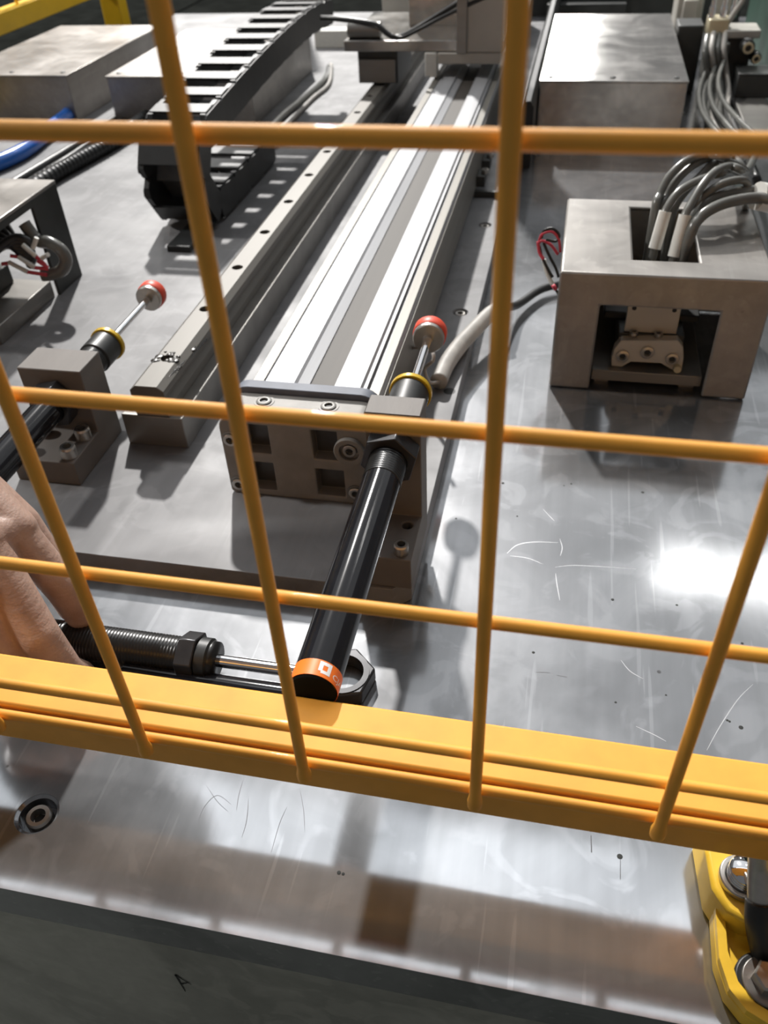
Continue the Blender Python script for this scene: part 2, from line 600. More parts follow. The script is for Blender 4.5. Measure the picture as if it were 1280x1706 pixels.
# ------------------------------------------------------------------ raised plate carrying the rail and the actuator
plate = thing('mounting_plate', 'grey raised mounting plate with a cut front corner, on the machine table', 'mounting plate', (-300, 900, 0))
pl = part('plate', MB().prism([(-700, 144), (60, 144), (69, 153), (69, 1690), (-700, 1690)], 'z', 0.02, 15), 'upper_steel', plate, bevel=0.5)
screw_spots = [(54.7, 458.3), (54.7, 640), (54.7, 860)]
cm = MB()
for x, y in screw_spots:
    cm.lathe([(6.2, 16), (6.2, 14.2), (5.4, 13.4), (5.4, 8)], (x, y, 0), 'z', 28)
carve(pl, cm)
for x, y in screw_spots:
    cap_screw(plate, (x, y, 8.05), 4.4, 6.2, name='screw')
part('pin_hole', MB().lathe([(4.2, 14.9), (4.2, 15.06)], (62.8, 340, 0), 'z', 20), 'socket_black', plate)

# ------------------------------------------------------------------ front safety fence
fence = thing('mesh_fence', 'orange yellow welded mesh fence panel across the front of the machine table', 'fence', (90, 12, 0))
part('bottom_rail', MB().box(-331, 511, 2.5, 25.2, 53.4, 77.5), 'fence_paint', fence, bevel=1.2)
part('top_rail', MB().box(-331, 511, 2.5, 25.2, 560, 584), 'fence_paint', fence, bevel=1.2)
for x in (-343.5, 523.5):
    po = part('post', MB().box(x - 12.5, x + 12.5, 2.5, 25.2, 4, 584), 'fence_paint', fence, bevel=1.2)
    part('foot_plate', MB().box(x - 30, x + 30, -12, 45, 0.0, 4), 'fence_paint', po, bevel=0.6)
WR = 2.0
for z in (74.3, 94.8, 159.0, 222.2, 285.5, 348.8, 412.0, 475.3, 538.5):
    mb = MB()
    mb.lathe([(WR, -331), (WR, 511)], (0, 0, z), 'x', 16)
    part('horizontal_wire', mb, 'fence_paint', fence)
for k in range(-5, 9):
    mb = MB()
    x = 60.0 * k if k < 3 else 60.0 * k - 0.3
    mb.lathe([(1.2, 70.6), (WR + 0.5, 71.6), (WR + 0.6, 74.5), (WR, 78.0), (WR, 562.0)], (x, -4.6, 0), 'z', 16)
    part('vertical_wire', mb, 'fence_paint', fence)

# ------------------------------------------------------------------ shock absorber mounts
def mount(name, label, x0, x1, y0, y1, y2, zf, zt, bolts, holes):
    t = thing(name, label, 'mounting block', ((x0 + x1) / 2, (y0 + y2) / 2, 15))
    b = part('body', MB().prism([(y0, 15.02), (y2, 15.02), (y2, zt), (y1, zt), (y1, zf), (y0, zf)], 'x', x0, x1), 'block_steel', t, bevel=0.7)
    return t, b


ML, mlb = mount('shock_absorber_mount', 'low wide steel mounting block, two bolts on its foot, beside the rail end',
                -192, -149.2, 201.3, 235.7, 261.4, 32.1, 76.0, None, None)
MR, mrb = mount('shock_absorber_mount', 'tall narrow steel mounting block, one bolt on its foot, at the plate corner',
                41.5, 70.3, 145.8, 181.0, 198.0, 35.7, 100.8, None, None)
for q in ((-155.3, 228.0), (-155.0, 208.5), (-184.5, 228.0), (-184.5, 208.5)):
    cap_screw(ML, (q[0], q[1], 32.1), 5.0, 7.6)
carve(mrb, MB().lathe([(3.0, 37), (3.0, 20)], (63.6, 173.0, 0), 'z', 24).lathe([(9.9, 175), (9.9, 205)], (55.5, 0, 80.2), 'y', 32))
carve(mlb, MB().lathe([(9.9, 230), (9.9, 270)], (-170.3, 0, 55.0), 'y', 32))
cap_screw(MR, (64.4, 151.6, 35.7), 3.9, 6.0)


# ------------------------------------------------------------------ shock absorbers
def text_mesh(body, size):
    cu = bpy.data.curves.new('lettering', 'FONT')
    cu.body = body
    cu.size = size
    cu.resolution_u = 3
    o = bpy.data.objects.new('lettering', cu)
    COL.objects.link(o)
    dg = bpy.context.evaluated_depsgraph_get()
    dg.update()
    me = bpy.data.meshes.new_from_object(o.evaluated_get(dg))
    v = [tuple(p.co[:2]) for p in me.vertices]
    f = [tuple(p.vertices) for p in me.polygons]
    bpy.data.objects.remove(o)
    bpy.data.curves.remove(cu)
    bpy.data.meshes.remove(me)
    return v, f


def thread(mb, r, y0, y1, pitch=1.6, axis='y', c=(0, 0, 0), n=32):
    prof = []
    k = int((y1 - y0) / pitch)
    for i in range(k):
        y = y0 + i * pitch
        prof += [(r - 0.45, y), (r, y + pitch * 0.35), (r, y + pitch * 0.6)]
    prof.append((r - 0.45, y1))
    return mb.lathe(prof, c, axis, n)


def shock(name, label, X, Zc, Y0, nut_y, end, lab=True, dr=0.0, dh=0.0):
    """axis along y; Y0 is the mount face, offsets from there"""
    t = thing(name, label, 'shock absorber', (X, Y0, Zc))
    c = (X, Y0, Zc)
    mb = MB()
    mb.lathe([(7.6, end), (9.0, end + 0.8), (9.4, end + 1.6), (9.4, -29)], c, 'y', 40)
    barrel = part('barrel', mb, 'black_anodised', t, angle=25)
    part('end_shade_disc', MB().lathe([(7.0, end - 0.4), (8.6, end + 0.1), (9.0, end + 0.79)], c, 'y', 40), 'dull_dark', barrel)  # added matte black disc puts the end face's shade into its colour
    part('threaded_body', thread(MB(), 9.75, -29.5, 30.5, 1.7, 'y', c), 'black_thread', t, angle=80)
    part('lock_nut', MB().ring(15.0, 9.4, nut_y, nut_y + 11, c, 'y', 36, 6, 0.25), 'black_nut', t, bevel=0.5)
    part('rear_collar', MB().lathe([(9.3, 28), (10.8, 29), (10.8, 45.5 + dr), (10.0, 46 + dr)], c, 'y', 36), 'black_plastic', t)
    part('wiper_ring', MB().ring(12.0, 5.2, 46 + dr, 49.5 + dr, c, 'y', 40), 'yellow_ring', t, bevel=0.4)
    part('seal', MB().lathe([(5.6, 45.5 + dr), (5.6, 50.5 + dr), (3.4, 51.2 + dr)], c, 'y', 28), 'black_plastic', t)
    part('piston_rod', MB().lathe([(2.45, 49 + dr), (2.45, 109 + dh)], c, 'y', 24), 'chrome', t)
    hd = part('impact_head', MB().lathe([(r_, h_ + dh) for r_, h_ in ((3.3, 105.5), (3.3, 108), (9.0, 108.2), (9.7, 108.9), (9.7, 114))], c, 'y', 40), 'screw_steel', t, angle=30)
    part('rubber_cap', MB().lathe([(r_, h_ + dh) for r_, h_ in ((9.9, 112.2), (10.4, 113), (10.4, 119), (9.2, 121.5), (6.0, 123))], c, 'y', 40), 'red_rubber', hd)
    if lab:
        y0, y1 = end + 0.9, end + 8.2
        part('brand_label', MB().ring(9.55, 9.35, y0, y1, c, 'y', 64), 'orange_label', barrel)
        R_ = 9.62

        def wrap(pts, faces, name):
            vv = []
            for a, ly in pts:   # a: arc mm clockwise seen from the end, ly: along axis
                th = math.radians(62) - a / R_
                vv.append((X + R_ * math.cos(th), Y0 + y0 + ly, Zc + R_ * math.sin(th)))
            return MB().add(vv, faces)
        # square emblem: a thick open frame with a notch
        out, fs = [], []

        def quad(a0, a1, l0, l1):
            n = 5
            o = len(out)
            for i in range(n):
                a = a0 + (a1 - a0) * i / (n - 1)
                out.extend([(a, l0), (a, l1)])
            for i in range(n - 1):
                fs.append((o + 2 * i, o + 2 * i + 2, o + 2 * i + 3, o + 2 * i + 1))
        quad(-2.6, 2.4, 5.2, 6.7)
        quad(-2.6, -1.0, 2.4, 5.2)
        quad(0.9, 2.4, 1.5, 5.2)
        quad(-1.5, 0.9, 1.5, 2.9)
        part('emblem', wrap(out, fs, 'emblem'), 'label_white', barrel, smooth=False, label='white square emblem')
        v, f = text_mesh('CJAC', 3.4)
        part('lettering', wrap([(3.6 + x * 1.25, 1.7 + y) for x, y in v], f, 'lettering'), 'label_white', barrel, smooth=False, label='white letters CJAC')
    return t


SR = shock('shock_absorber', 'black shock absorber with orange label, held in the tall mounting block', 55.5, 80.2, 181.0, -12.0, -155.3, True, 5.0, 5.0)
SL = shock('shock_absorber', 'black shock absorber with yellow ring, held in the low wide mounting block', -170.3, 55.0, 257.0, -33.0, -190.0, False, 1.0, 8.0)

# ------------------------------------------------------------------ linear rail on its pedestal
HOLES = [284.0 + 69.8 * k for k in range(0, 17)]
rb = single('rail_pedestal', MB().box(-138.2, -96.2, 248.6, 1500, 15.02, 38), 'base_steel',
            'long grey steel bar lying on the raised plate, carrying the linear rail', 'steel bar', base=(-117, 900, 15), bevel=0.6)
rail = thing('linear_rail', 'polished steel guide rail with a row of dark holes', 'guide rail', (-116, 900, 38))
prof = [(-127, 38.02), (-104.8, 38.02), (-104.8, 44), (-107.6, 47.5), (-107.6, 50.5), (-104.4, 53.0), (-104.4, 57.0), (-108.6, 60.4),
        (-123.2, 60.4), (-127.4, 57.0), (-127.4, 53.0), (-124.2, 50.5), (-124.2, 47.5), (-127, 44)]
ro = part('rail', MB().prism(prof, 'y', 248.8, 1500), 'rail_steel', rail, bevel=0.4)
cm = MB()
for y in HOLES:
    cm.lathe([(4.1, 62), (4.1, 46)], (-116, y, 0), 'z', 24)
carve(ro, cm)
# black grease at the rail end
random.seed(4)
for k in range(34):
    if k < 20:
        an = random.random() * 6.283
        rr_ = 3.5 + random.random() * 5.0
        x, y, z = -117 + rr_ * math.cos(an) * 1.3, 285 + rr_ * math.sin(an) * 0.9, 60.4
        x = max(-123, min(-109.5, x))
    else:
        x, y, z = -108.2 + random.random() * 3, 266 + random.random() * 40, 57.6
    r = 1.0 + random.random() * 2.2
    part('grease_blob', MB().lathe([(r * 0.9, -1.0), (r, 0.05), (r * 0.75, 0.4), (r * 0.2, 0.6)], (x, y, z), 'z', 9), 'grease', rail, angle=180)
part('chip_strip', MB().tube([(-108, 262, 58), (-106.5, 278, 57.2), (-105.6, 300, 55.6), (-105, 322, 54.4)], 1.5, 8), 'grease', rail)

# ------------------------------------------------------------------ electric actuator with its end cap
act = thing('linear_actuator', 'long aluminium belt actuator with bolted cast end cap on the raised plate', 'actuator', (-5, 800, 15))
YB = 243.0
YE = 1560.0
body = [(-50, 19), (35.5, 19), (35.5, 36), (33.5, 38), (33.5, 44), (35.5, 46), (35.5, 66), (34.4, 68.5), (27.6, 68.5), (27.6, 66), (26.2, 66),
        (26.2, 70.4), (24.2, 70.4), (23.0, 72.4), (7.6, 72.4), (7.6, 66.5), (-9.2, 66.5), (-9.2, 69.2), (-15.6, 71.0), (-17.2, 72.4), (-31.4, 72.4), (-32.0, 69.6),
        (-36.5, 69.6), (-36.5, 67.2), (-38, 67.2), (-38, 68.5), (-45, 68.5), (-47, 66), (-47, 48), (-50, 44)]
part('extrusion', MB().prism(body, 'y', YB, YE), 'aluminium', act, bevel=0.0, smooth=False)
part('side_cover', MB().box(35.52, 36.2, YB, YE, 22, 65), 'aluminium_dull', act)
part('steel_band', MB().box(-8.9, 7.3, YB, YE, 66.6, 68.4), 'steel_band', act)
part('shoulder_strip', MB().box(28.0, 34.2, YB, YE, 68.52, 69.0), 'aluminium_dull', act)
part('shoulder_strip', MB().box(-44.8, -38.2, YB, YE, 68.52, 69.0), 'aluminium_dull', act)
part('foot_rail', MB().box(-44, 30, 246, YE, 15.02, 19), 'base_steel', act)


def rounded(x0, x1, z0, z1, rt, rb_, n=6):
    P = []
    for (cx, cz, a0, r) in ((x1 - rb_, z0 + rb_, -90, rb_), (x1 - rt, z1 - rt, 0, rt), (x0 + rt, z1 - rt, 90, rt), (x0 + rb_, z0 + rb_, 180, rb_)):
        for i in range(n + 1):
            a = math.radians(a0 + 90 * i / n)
            P.append((cx + r * math.cos(a), cz + r * math.sin(a)))
    return P


part('gasket', MB().prism(rounded(-53.0, 36.9, 17, 75.2, 11, 4), 'y', 235.0, YB), 'gasket_grey', act, bevel=0.4)
cap = part('end_cap', MB().prism(rounded(-52.5, 36.4, 15.1, 71.4, 9.0, 3), 'y', 209.7, 234.9), 'cast_aluminium', act, bevel=0.8)
pk = MB()
PK = [(-37.5, -23, 46.5, 66.5), (-37.5, -23, 19.5, 40.0), (2.5, 17.5, 46.0, 66.5), (2.5, 19.5, 19.5, 39.0)]
for a, b, c_, d in PK:
    pk.box(a, b, 205, 218.5, c_, d)
carve(cap, pk)
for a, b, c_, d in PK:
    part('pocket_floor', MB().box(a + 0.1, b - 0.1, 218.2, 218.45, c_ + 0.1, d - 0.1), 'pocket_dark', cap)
part('cable_boss', MB().ring(9.0, 5.8, 206.8, 209.9, (24.5, 0, 54.7), 'y', 32), 'cast_aluminium', cap, bevel=0.5)
for (x, y) in ((-29.3, 226.5), (9.2, 226.5)):
    part('counterbore', MB().ring(6.0, 4.6, 71.3, 71.7, (x, y, 0), 'z', 28), 'cast_aluminium', cap)
    cap_screw(act, (x, y, 70.4), 4.4, 2.2, mat='screw_dull')
for (x, z) in ((24.5, 54.7), (-46.5, 55.1), (-46.5, 22.4), (26, 24)):
    part('counterbore', MB().ring(5.4, 4.3, 209.2, 210.0, (x, 0, z), 'y', 28), 'base_steel', cap)
    cap_screw(act, (x, 210.4, z), 4.1, 2.6, 'y', -1)
# small sensor clamps with screws on the actuator side
for (y, z) in ((735, 30), (785, 30)):
    ck = part('sensor_clamp', MB().box(36.4, 45, y - 14, y + 8, 22, 33), 'dark_metal', act, bevel=0.6)
    cap_screw(act, (44, y - 2, 33), 4.0, 4.0, name='screw')
part('sensor_bracket', MB().box(36.4, 66, 712, 716, 15.1, 21), 'dark_metal', act)

# ------------------------------------------------------------------ arched cover box on the right
cov = thing('cable_cover_box', 'brown grey sheet steel cover with an arched front opening and a square cable hole', 'cover box', (198, 445, 0))
cb = part('cover', MB().box(130.5, 266.5, 378.7, 512, 0.8, 89.5), 'cover_steel', cov, bevel=1.6)
carve(cb, MB().box(133.5, 263.5, 381.7, 509, -5, 86.5))
carve(cb, MB().box(159.3, 237.0, 370, 390, -5, 66.5))
carve(cb, MB().box(178.2, 220.8, 403.3, 499, 80, 95))


def poly_at_y(pts, y, ox, oy, k):
    return [(q.x, q.z) for q in (at_y(ox + a / k, oy + b / k, y) for a, b in pts)]


gb = thing('guide_carriage', 'pale metal guide carriage with three bolts inside the cover opening', 'guide carriage', (198, 400, 0))
part('base_plate', MB().box(160.2, 236.2, 386, 505, 4.5, 12.8), 'base_steel', gb, bevel=0.5)
for x in (168, 228):
    part('spacer', MB().box(x - 5, x + 5, 392, 500, 0.02, 4.5), 'base_steel', gb)
outl = poly_at_y([(235, 480), (235, 430), (255, 365), (300, 310), (680, 310), (715, 355), (718, 430), (700, 525), (640, 525), (565, 462), (365, 452), (305, 490)], 392, 960, 490, 4)
part('end_plate', MB().prism([(x, max(z, 12.9)) for x, z in outl], 'y', 392, 400), 'beige_metal', gb, bevel=0.6)
part('carriage_body', MB().box(176, 221, 400, 480, 20, 36), 'dark_metal', gb, bevel=0.6)
for a, b in ((310, 410), (475, 385), (640, 430)):
    q = at_y(960 + a / 4, 490 + b / 4, 392)
    cap_screw(gb, (q.x, 392.2, q.z), 4.6, 2.2, 'y', -1)
q = at_y(960 + 672 / 4, 490 + 500 / 4, 391)
part('grease_nipple', MB().lathe([(2.6, 388), (2.6, 392.5)], (q.x, 0, q.z + 1), 'y', 16), 'brass', gb)
vp = part('sensor_plate', MB().box(179.5, 215.3, 402, 405, 36.2, 80), 'beige_metal', gb, bevel=0.4)
for x in (184, 211):
    part('plate_hole', MB().lathe([(1.6, 401.8), (1.6, 402.1)], (x, 0, 54.5), 'y', 14), 'socket_black', vp)
for x in (186, 203):
    cap_screw(gb, (x, 398.5, 36.0), 3.0, 2.6)
part('motor_body', MB().box(165, 232, 420, 500, 36.3, 42), 'black_plastic', gb, bevel=1)


# ------------------------------------------------------------------ cables
def path(pts, y0, y1):
    n = len(pts)
    return [at_y(a, b, y0 + (y1 - y0) * i / (n - 1)) for i, (a, b) in enumerate(pts)]


def cable(name, pts, r, mat, label, group=None, cat='cable', sleeves=(), n=12):
    c0 = pts[len(pts) // 2]
    t = thing(name, label, cat, (c0[0], c0[1], min(p[2] for p in pts) - r), group)
    part('jacket', MB().tube(pts, r, n, 6), mat, t, angle=180)
    for a, b, rr, m in sleeves:
        part('marker_sleeve', MB().tube([a, b], rr, 14, 0), m, t, angle=50)
    return t


tail = [at_z(1243, 300, 60), at_z(1238, 268, 40), at_z(1212, 232, 22), at_z(1186, 196, 20), at_z(1180, 160, 22), at_z(1192, 122, 34), at_z(1196, 100, 50)]


def shift(ps, dx, dy, dz):
    return [p + Vector((dx, dy, dz)) for p in ps]


G = 'grey cables rising out of the cover box'
s1a, s1b = at_y(1091, 414, 437), at_y(1109, 352, 444)
s2a, s2b = at_y(1123, 428, 430), at_y(1142, 358, 440)
cable('sleeved_cable', [Vector((193, 440, 45)), s1a, s1a.lerp(s1b, 0.35), s1a.lerp(s1b, 0.7), s1b] + path([(1130, 321), (1161, 302), (1184, 294), (1212, 288)], 455, 492) + shift(tail, -6, 0, 2), 2.9, 'grey_cable',
      'grey cable with white marker sleeve entering the cover hole, left of the other sleeved one', sleeves=[(s1a, s1b, 4.3, 'white_sleeve')])
cable('sleeved_cable', [Vector((204, 430, 45)), s2a, s2a.lerp(s2b, 0.35), s2a.lerp(s2b, 0.7), s2b] + path([(1152, 339), (1171, 308), (1192, 286), (1217, 277), (1240, 286)], 447, 500) + shift(tail, 4, 6, 3), 2.9, 'grey_cable',
      'grey cable with white marker sleeve entering the cover hole, next to the thick pair', sleeves=[(s2a, s2b, 4.3, 'white_sleeve')])
for i, (pp, dx) in enumerate((([(1091, 352), (1099, 324), (1117, 292), (1146, 267), (1178, 257), (1215, 262)], -12),
                              ([(1100, 356), (1112, 326), (1130, 298), (1158, 274), (1190, 262), (1226, 272)], 0),
                              ([(1120, 360), (1140, 322), (1165, 296), (1190, 272), (1222, 262), (1246, 284)], 10))):
    b0 = at_y(pp[0][0], pp[0][1], 462 + 5 * i)
    cable('grey_cable', [Vector((b0.x, b0.y - 4, 50))] + path(pp, 462 + 5 * i, 512 + 5 * i) + shift(tail[1:], dx, 4 * i, 6 + 6 * i), 3.0, 'grey_cable',
          'glossy grey cable arching out of the cover hole behind the sleeved cables', G)
cable('grey_cable', [Vector((209, 455, 55))] + path([(1150, 362), (1170, 330), (1200, 308), (1230, 300), (1244, 304), (1247, 322)], 455, 480) + [at_z(1243, 346, 86 + 5)], 2.8, 'grey_cable',
      'short grey cable bending back down onto the cover top', None)
for i, (pp, r) in enumerate((([(1150, 392), (1165, 364), (1190, 346), (1222, 335), (1262, 330), (1310, 338)], 3.9),
                             ([(1146, 380), (1163, 352), (1186, 332), (1216, 322), (1254, 317), (1310, 322)], 3.4))):
    cable('thick_cable', [Vector((210 + 2 * i, 428 + 14 * i, 55))] + path(pp, 432 + 14 * i, 470 + 14 * i) + [Vector((300, 560 + 20 * i, 60)), Vector((330, 640, 6 + 9 * i))], r, 'grey_cable',
          ['thicker dark grey cable leaving the cover hole, front one of the tied pair', 'dark grey cable leaving the cover hole, rear one of the tied pair'][i], None)
single('white_tie', MB().tube([at_y(1262, 326, 468), at_y(1276, 329, 471), at_y(1296, 333, 476)], 9.5, 16, 4), 'white_sleeve',
       'white tape sleeve wrapped round the pair of thick cables', 'tape', base=(262, 470, 90))
part_seed = random.Random(2)
# loose red and black wires at the left face of the cover
t = thing('wire_bundle', 'small tangle of red, black and white wires at the cover box side', 'wires', (122, 430, 0))
for (pp, m, r) in (([(903, 396), (907, 384), (922, 381), (932, 392), (926, 402), (910, 399)], 'black_cable', 1.0),
                   ([(898, 404), (904, 390), (920, 386), (931, 398), (934, 420)], 'red_wire', 1.0),
                   ([(896, 408), (903, 401), (918, 408), (930, 424)], 'red_wire', 1.1),
                   ([(899, 410), (903, 428), (912, 446), (921, 462)], 'black_cable', 1.1),
                   ([(906, 404), (915, 425), (926, 446), (931, 462)], 'black_cable', 1.1),
                   ([(897, 402), (899, 420), (906, 432)], 'red_wire', 1.2),
                   ([(906, 432), (912, 455), (921, 474)], 'white_sleeve', 1.7),
                   ([(921, 474), (926, 482)], 'red_wire', 1.5),
                   ([(926, 482), (936, 500), (940, 520), (938, 560)], 'black_cable', 1.0)):
    part('wire', MB().tube(path(pp, 428, 424), r, 8, 5), m, t, angle=180)
# the cable running from the cover towards the right-hand shock absorber
cp = [at_z(985, 462, 4 + 4), at_z(930, 474, 7), at_z(898, 484, 7), at_z(862, 508, 10), at_z(838, 512, 24), at_z(815, 525, 22.5), at_z(790, 550, 21.5), at_z(765, 577, 21.5), at_z(744, 607, 22), at_z(731, 636, 22)]
t = thing('sensor_cable', 'black cable with a pale grey sleeve crossing the plate edge beside the actuator', 'cable', (90, 450, 0))
part('jacket', MB().tube(cp[:6], 3.4, 12), 'black_cable', t, angle=180)
part('pale_sleeve', MB().tube(cp[4:], 6.2, 14), 'light_cable', t, angle=180, label='pale grey braided sleeve')
t = thing('thin_wire', 'thin pinkish wire looping round the piston rod near the yellow ring', 'wire', (60, 260, 15))
part('loop', MB().tube([at_z(731, 636, 22), at_z(716, 637, 26), at_z(708, 615, 40), at_z(722, 600, 52), at_z(719, 585, 56), at_z(700, 579, 50), at_z(684, 582, 40), at_z(678, 600, 28), at_z(676, 618, 17)], 1.3, 8), 'light_cable', t, angle=180)

# ------------------------------------------------------------------ bracket with wiring on the left
XB = -295.6
lb = thing('junction_bracket', 'dark open sheet steel bracket full of wires on the raised plate', 'bracket', (-350, 430, 15))
part('top_sheet', MB().box(-440, XB, 350, 490, 97, 100), 'cover_steel', lb, bevel=0.8)
part('side_post', MB().box(XB - 3, XB, 449, 489.5, 15.05, 97), 'dark_metal', lb, bevel=0.3)
part('side_lintel', MB().box(XB - 3, XB, 350, 449, 92, 97), 'dark_metal', lb)
part('far_side', MB().box(-440, -437, 350, 489.5, 15.05, 97), 'dark_metal', lb)
part('base_block', MB().box(-430, -299, 360, 446, 15.05, 29.5), 'base_steel', lb, bevel=0.8)
part('terminal_block', MB().box(-420, -330, 385, 440, 29.6, 46), 'dark_metal', lb, bevel=1.0)
wg = random.Random(7)
t = thing('wire_loom', 'tangle of dark twisted wires with white ferrules and red tips in the bracket', 'wires', (-330, 420, 46))
for k in range(7):
    y = 392 + k * 8
    q0 = at_y(-60, 412 + k * 5, 415)
    part('twisted_wire', MB().tube([(q0.x, y, 52 + 3 * k), (q0.x + 25, y + 6, 66 + 2.5 * k), at_y(20 + k * 3, 398 + k * 5, 424), at_y(48 + k, 404 + k * 4, 428), at_y(44 + k, 424 + k * 3, 432)], 3.6, 9, 5), 'black_cable', t, angle=180)
for (a, b) in (((61, 396), (55, 414)), ((38, 408), (60, 427)), ((31, 428), (58, 446)), ((15, 437), (46, 453)), ((70, 430), (80, 424))):
    part('ferrule', MB().tube([at_y(a[0], a[1], 420), at_y(b[0], b[1], 418)], 1.9, 10, 0), 'white_sleeve', t)
for (a, b) in (((60, 427), (76, 442)), ((58, 446), (80, 448)), ((46, 453), (78, 458)), ((17, 426), (31, 428)), ((3, 440), (15, 438)), ((62, 434), (80, 446))):
    part('red_wire', MB().tube([at_y(a[0], a[1], 419), at_y(b[0], b[1], 421)], 1.6, 8, 0), 'red_wire', t)
cable('grey_cable', path([(40, 372), (62, 400), (82, 404), (101, 416), (110, 434), (103, 450), (86, 457), (70, 458)], 440, 426), 5.2, 'grey_cable',
      'short grey cable curling out of the junction bracket', None)

# ------------------------------------------------------------------ cable drag chain
chain = thing('cable_drag_chain', 'black plastic cable drag chain looping over the raised plate', 'cable chain', (-237, 640, 15))
ctr = []
for y in (800, 760, 720, 680, 650):
    ctr.append(Vector((0, y, 32)))
for k in range(0, 13):
    a = -math.pi / 2 - math.pi * k / 12
    ctr.append(Vector((0, 634 + 35 * math.cos(a), 67.5 + 35 * math.sin(a))))
ctr += [Vector((0, y, z)) for y, z in ((680, 106.5), (740, 112), (820, 118), (900, 122), (980, 124), (1050, 122), (1100, 117), (1130, 112))]
dense = spline(ctr, 12)
acc = [0.0]
for a, b in zip(dense, dense[1:]):
    acc.append(acc[-1] + (b - a).length)


def along(s):
    s = max(0, min(acc[-1] - 1e-3, s))
    for i in range(len(acc) - 1):
        if acc[i + 1] >= s:
            return dense[i].lerp(dense[i + 1], (s - acc[i]) / max(1e-6, acc[i + 1] - acc[i]))


PIT = 44.0
W2 = 29.0
side_poly = [(-25, -7), (-20, -15), (17, -15), (25, -9), (27, 0), (25, 9), (17, 15), (-20, 15), (-25, 7)]
outer_poly = [(-23, -12), (-19, -14), (19, -14), (23, -10), (23, 10), (19, 14), (-19, 14), (-23, 12)]
pieces = []
for sx in (-1, 1):
    xa, xb = sorted((sx * (W2 - 5), sx * W2))
    pm = MB().prism(side_poly, 'x', xa, xb).mesh('side_plate')
    xa, xb = sorted((sx * (W2 + 0.02), sx * (W2 + 1.4)))
    po = MB().prism(outer_poly, 'x', xa, xb).mesh('cover_plate')
    pm.materials.append(MAT['black_plastic'])
    po.materials.append(MAT['black_plastic'])
    pieces += [('side_plate', pm), ('cover_plate', po)]
bar_mesh = MB().box(-W2 + 0.5, W2 - 0.5, -22, 6, 13.2, 16.2).mesh('crossbar')
bar_in = MB().box(-W2 + 0.5, W2 - 0.5, -16, 4, -16, -13.6).mesh('crossbar')
bar_mesh.materials.append(MAT['chain_grey'])
bar_in.materials.append(MAT['black_plastic'])
pieces += [('crossbar', bar_mesh), ('crossbar', bar_in)]
s = PIT / 2
base_v = Vector((-237, 640, 15))
while s < acc[-1] - PIT * 0.3:
    a, b = along(s - PIT * 0.45), along(s + PIT * 0.45)
    mid = along(s)
    # local y runs along the chain, local z outward from the bend
    yv = (b - a).normalized()
    zv = Vector((1, 0, 0)).cross(yv) * -1.0
    xv = yv.cross(zv)
    rot = Matrix((xv, yv, zv)).transposed().to_4x4()
    loc = (Vector((-237, mid.y, mid.z)) - base_v) * S
    for nm, me in pieces:
        o = bpy.data.objects.new(nm, me)
        COL.objects.link(o)
        o.parent = chain
        o.matrix_local = Matrix.Translation(loc) @ rot
    s += PIT
part('end_bracket', MB().box(-236, -213, 546, 640, 15.05, 16.0).box(-236, -213, 546, 600, 16.0, 21), 'black_plastic', chain, bevel=1.0)
part('floor_bracket', MB().box(-262, -212, 640, 800, 15.05, 16.4), 'black_plastic', chain)


# ------------------------------------------------------------------ big sheet-metal covers at the back
def cover(name, label, x0, x1, y0, y1, z0, z1, mat, lid=True, group=None):
    t = thing(name, label, 'cover box', ((x0 + x1) / 2, (y0 + y1) / 2, z0), group)
    part('body', MB().box(x0, x1, y0, y1, z0 + 0.05, z1 - 2.0), mat, t, bevel=0.8)
    part('lid', MB().box(x0 - 0.8, x1 + 0.8, y0 - 0.8, y1 + 0.8, z1 - 2.0, z1), mat, t, bevel=0.6)
    for x in (x0 + 12, (x0 + x1) / 2, x1 - 12):
        part('screw', MB().lathe([(3.2, z1), (3.0, z1 + 0.9), (1.2, z1 + 1.3)], (x, y0 + 14, 0), 'z', 14), 'dark_metal', t)
    return t


cover('steel_cover_box', 'wide beige steel cover box beside the far yellow fence', -712, -536, 947, 1262, 15, 73, 'cover_steel')
cover('steel_cover_box', 'beige steel cover box behind the black drag chain', -477, -279, 944, 1226, 15, 73, 'cover_steel')
cover('steel_cover_box', 'polished steel cover box standing behind the arched cable cover', 85.5, 252, 927, 1310, 0, 75, 'cover_bright')

# ------------------------------------------------------------------ moving carriage on rail and actuator
car = thing('moving_carriage', 'machined steel carriage plate with an upright column riding on the rail', 'carriage', (-55, 1040, 60))
part('carriage_plate', MB().box(-156, 40, 955, 1130, 99, 111), 'cover_bright', car, bevel=0.8)
part('saddle_block', MB().box(-39, 36, 948, 1110, 87.2, 98.9), 'beige_metal', car, bevel=0.8)
part('upright_column', MB().box(-12, 38, 950, 1010, 99, 330), 'beige_metal', car, bevel=1)
part('column_rib', MB().box(-16, -4, 944, 960, 99, 330), 'base_steel', car, bevel=0.8)
part('bearing_block', MB().box(-141, -91, 962, 1060, 62, 98.8), 'dark_metal', car, bevel=1)
part('bearing_seal', MB().box(-139, -93, 956, 962, 64, 90), 'base_steel', car, bevel=0.6)
part('white_wiper', MB().box(-55, -40.5, 950, 968, 72, 98.8), 'white_sleeve', car, bevel=1)
part('front_plate', MB().box(-90, -20, 1040, 1052, 111, 230), 'cover_bright', car, bevel=0.5)
for (x, z) in ((-28, 128), (-50, 150)):
    cap_screw(car, (x, 1040, z), 5, 5, 'y', -1)
part('cable_clip', MB().lathe([(9, -152), (9, -112)], (0, 968, 120), 'x', 20), 'base_steel', car)
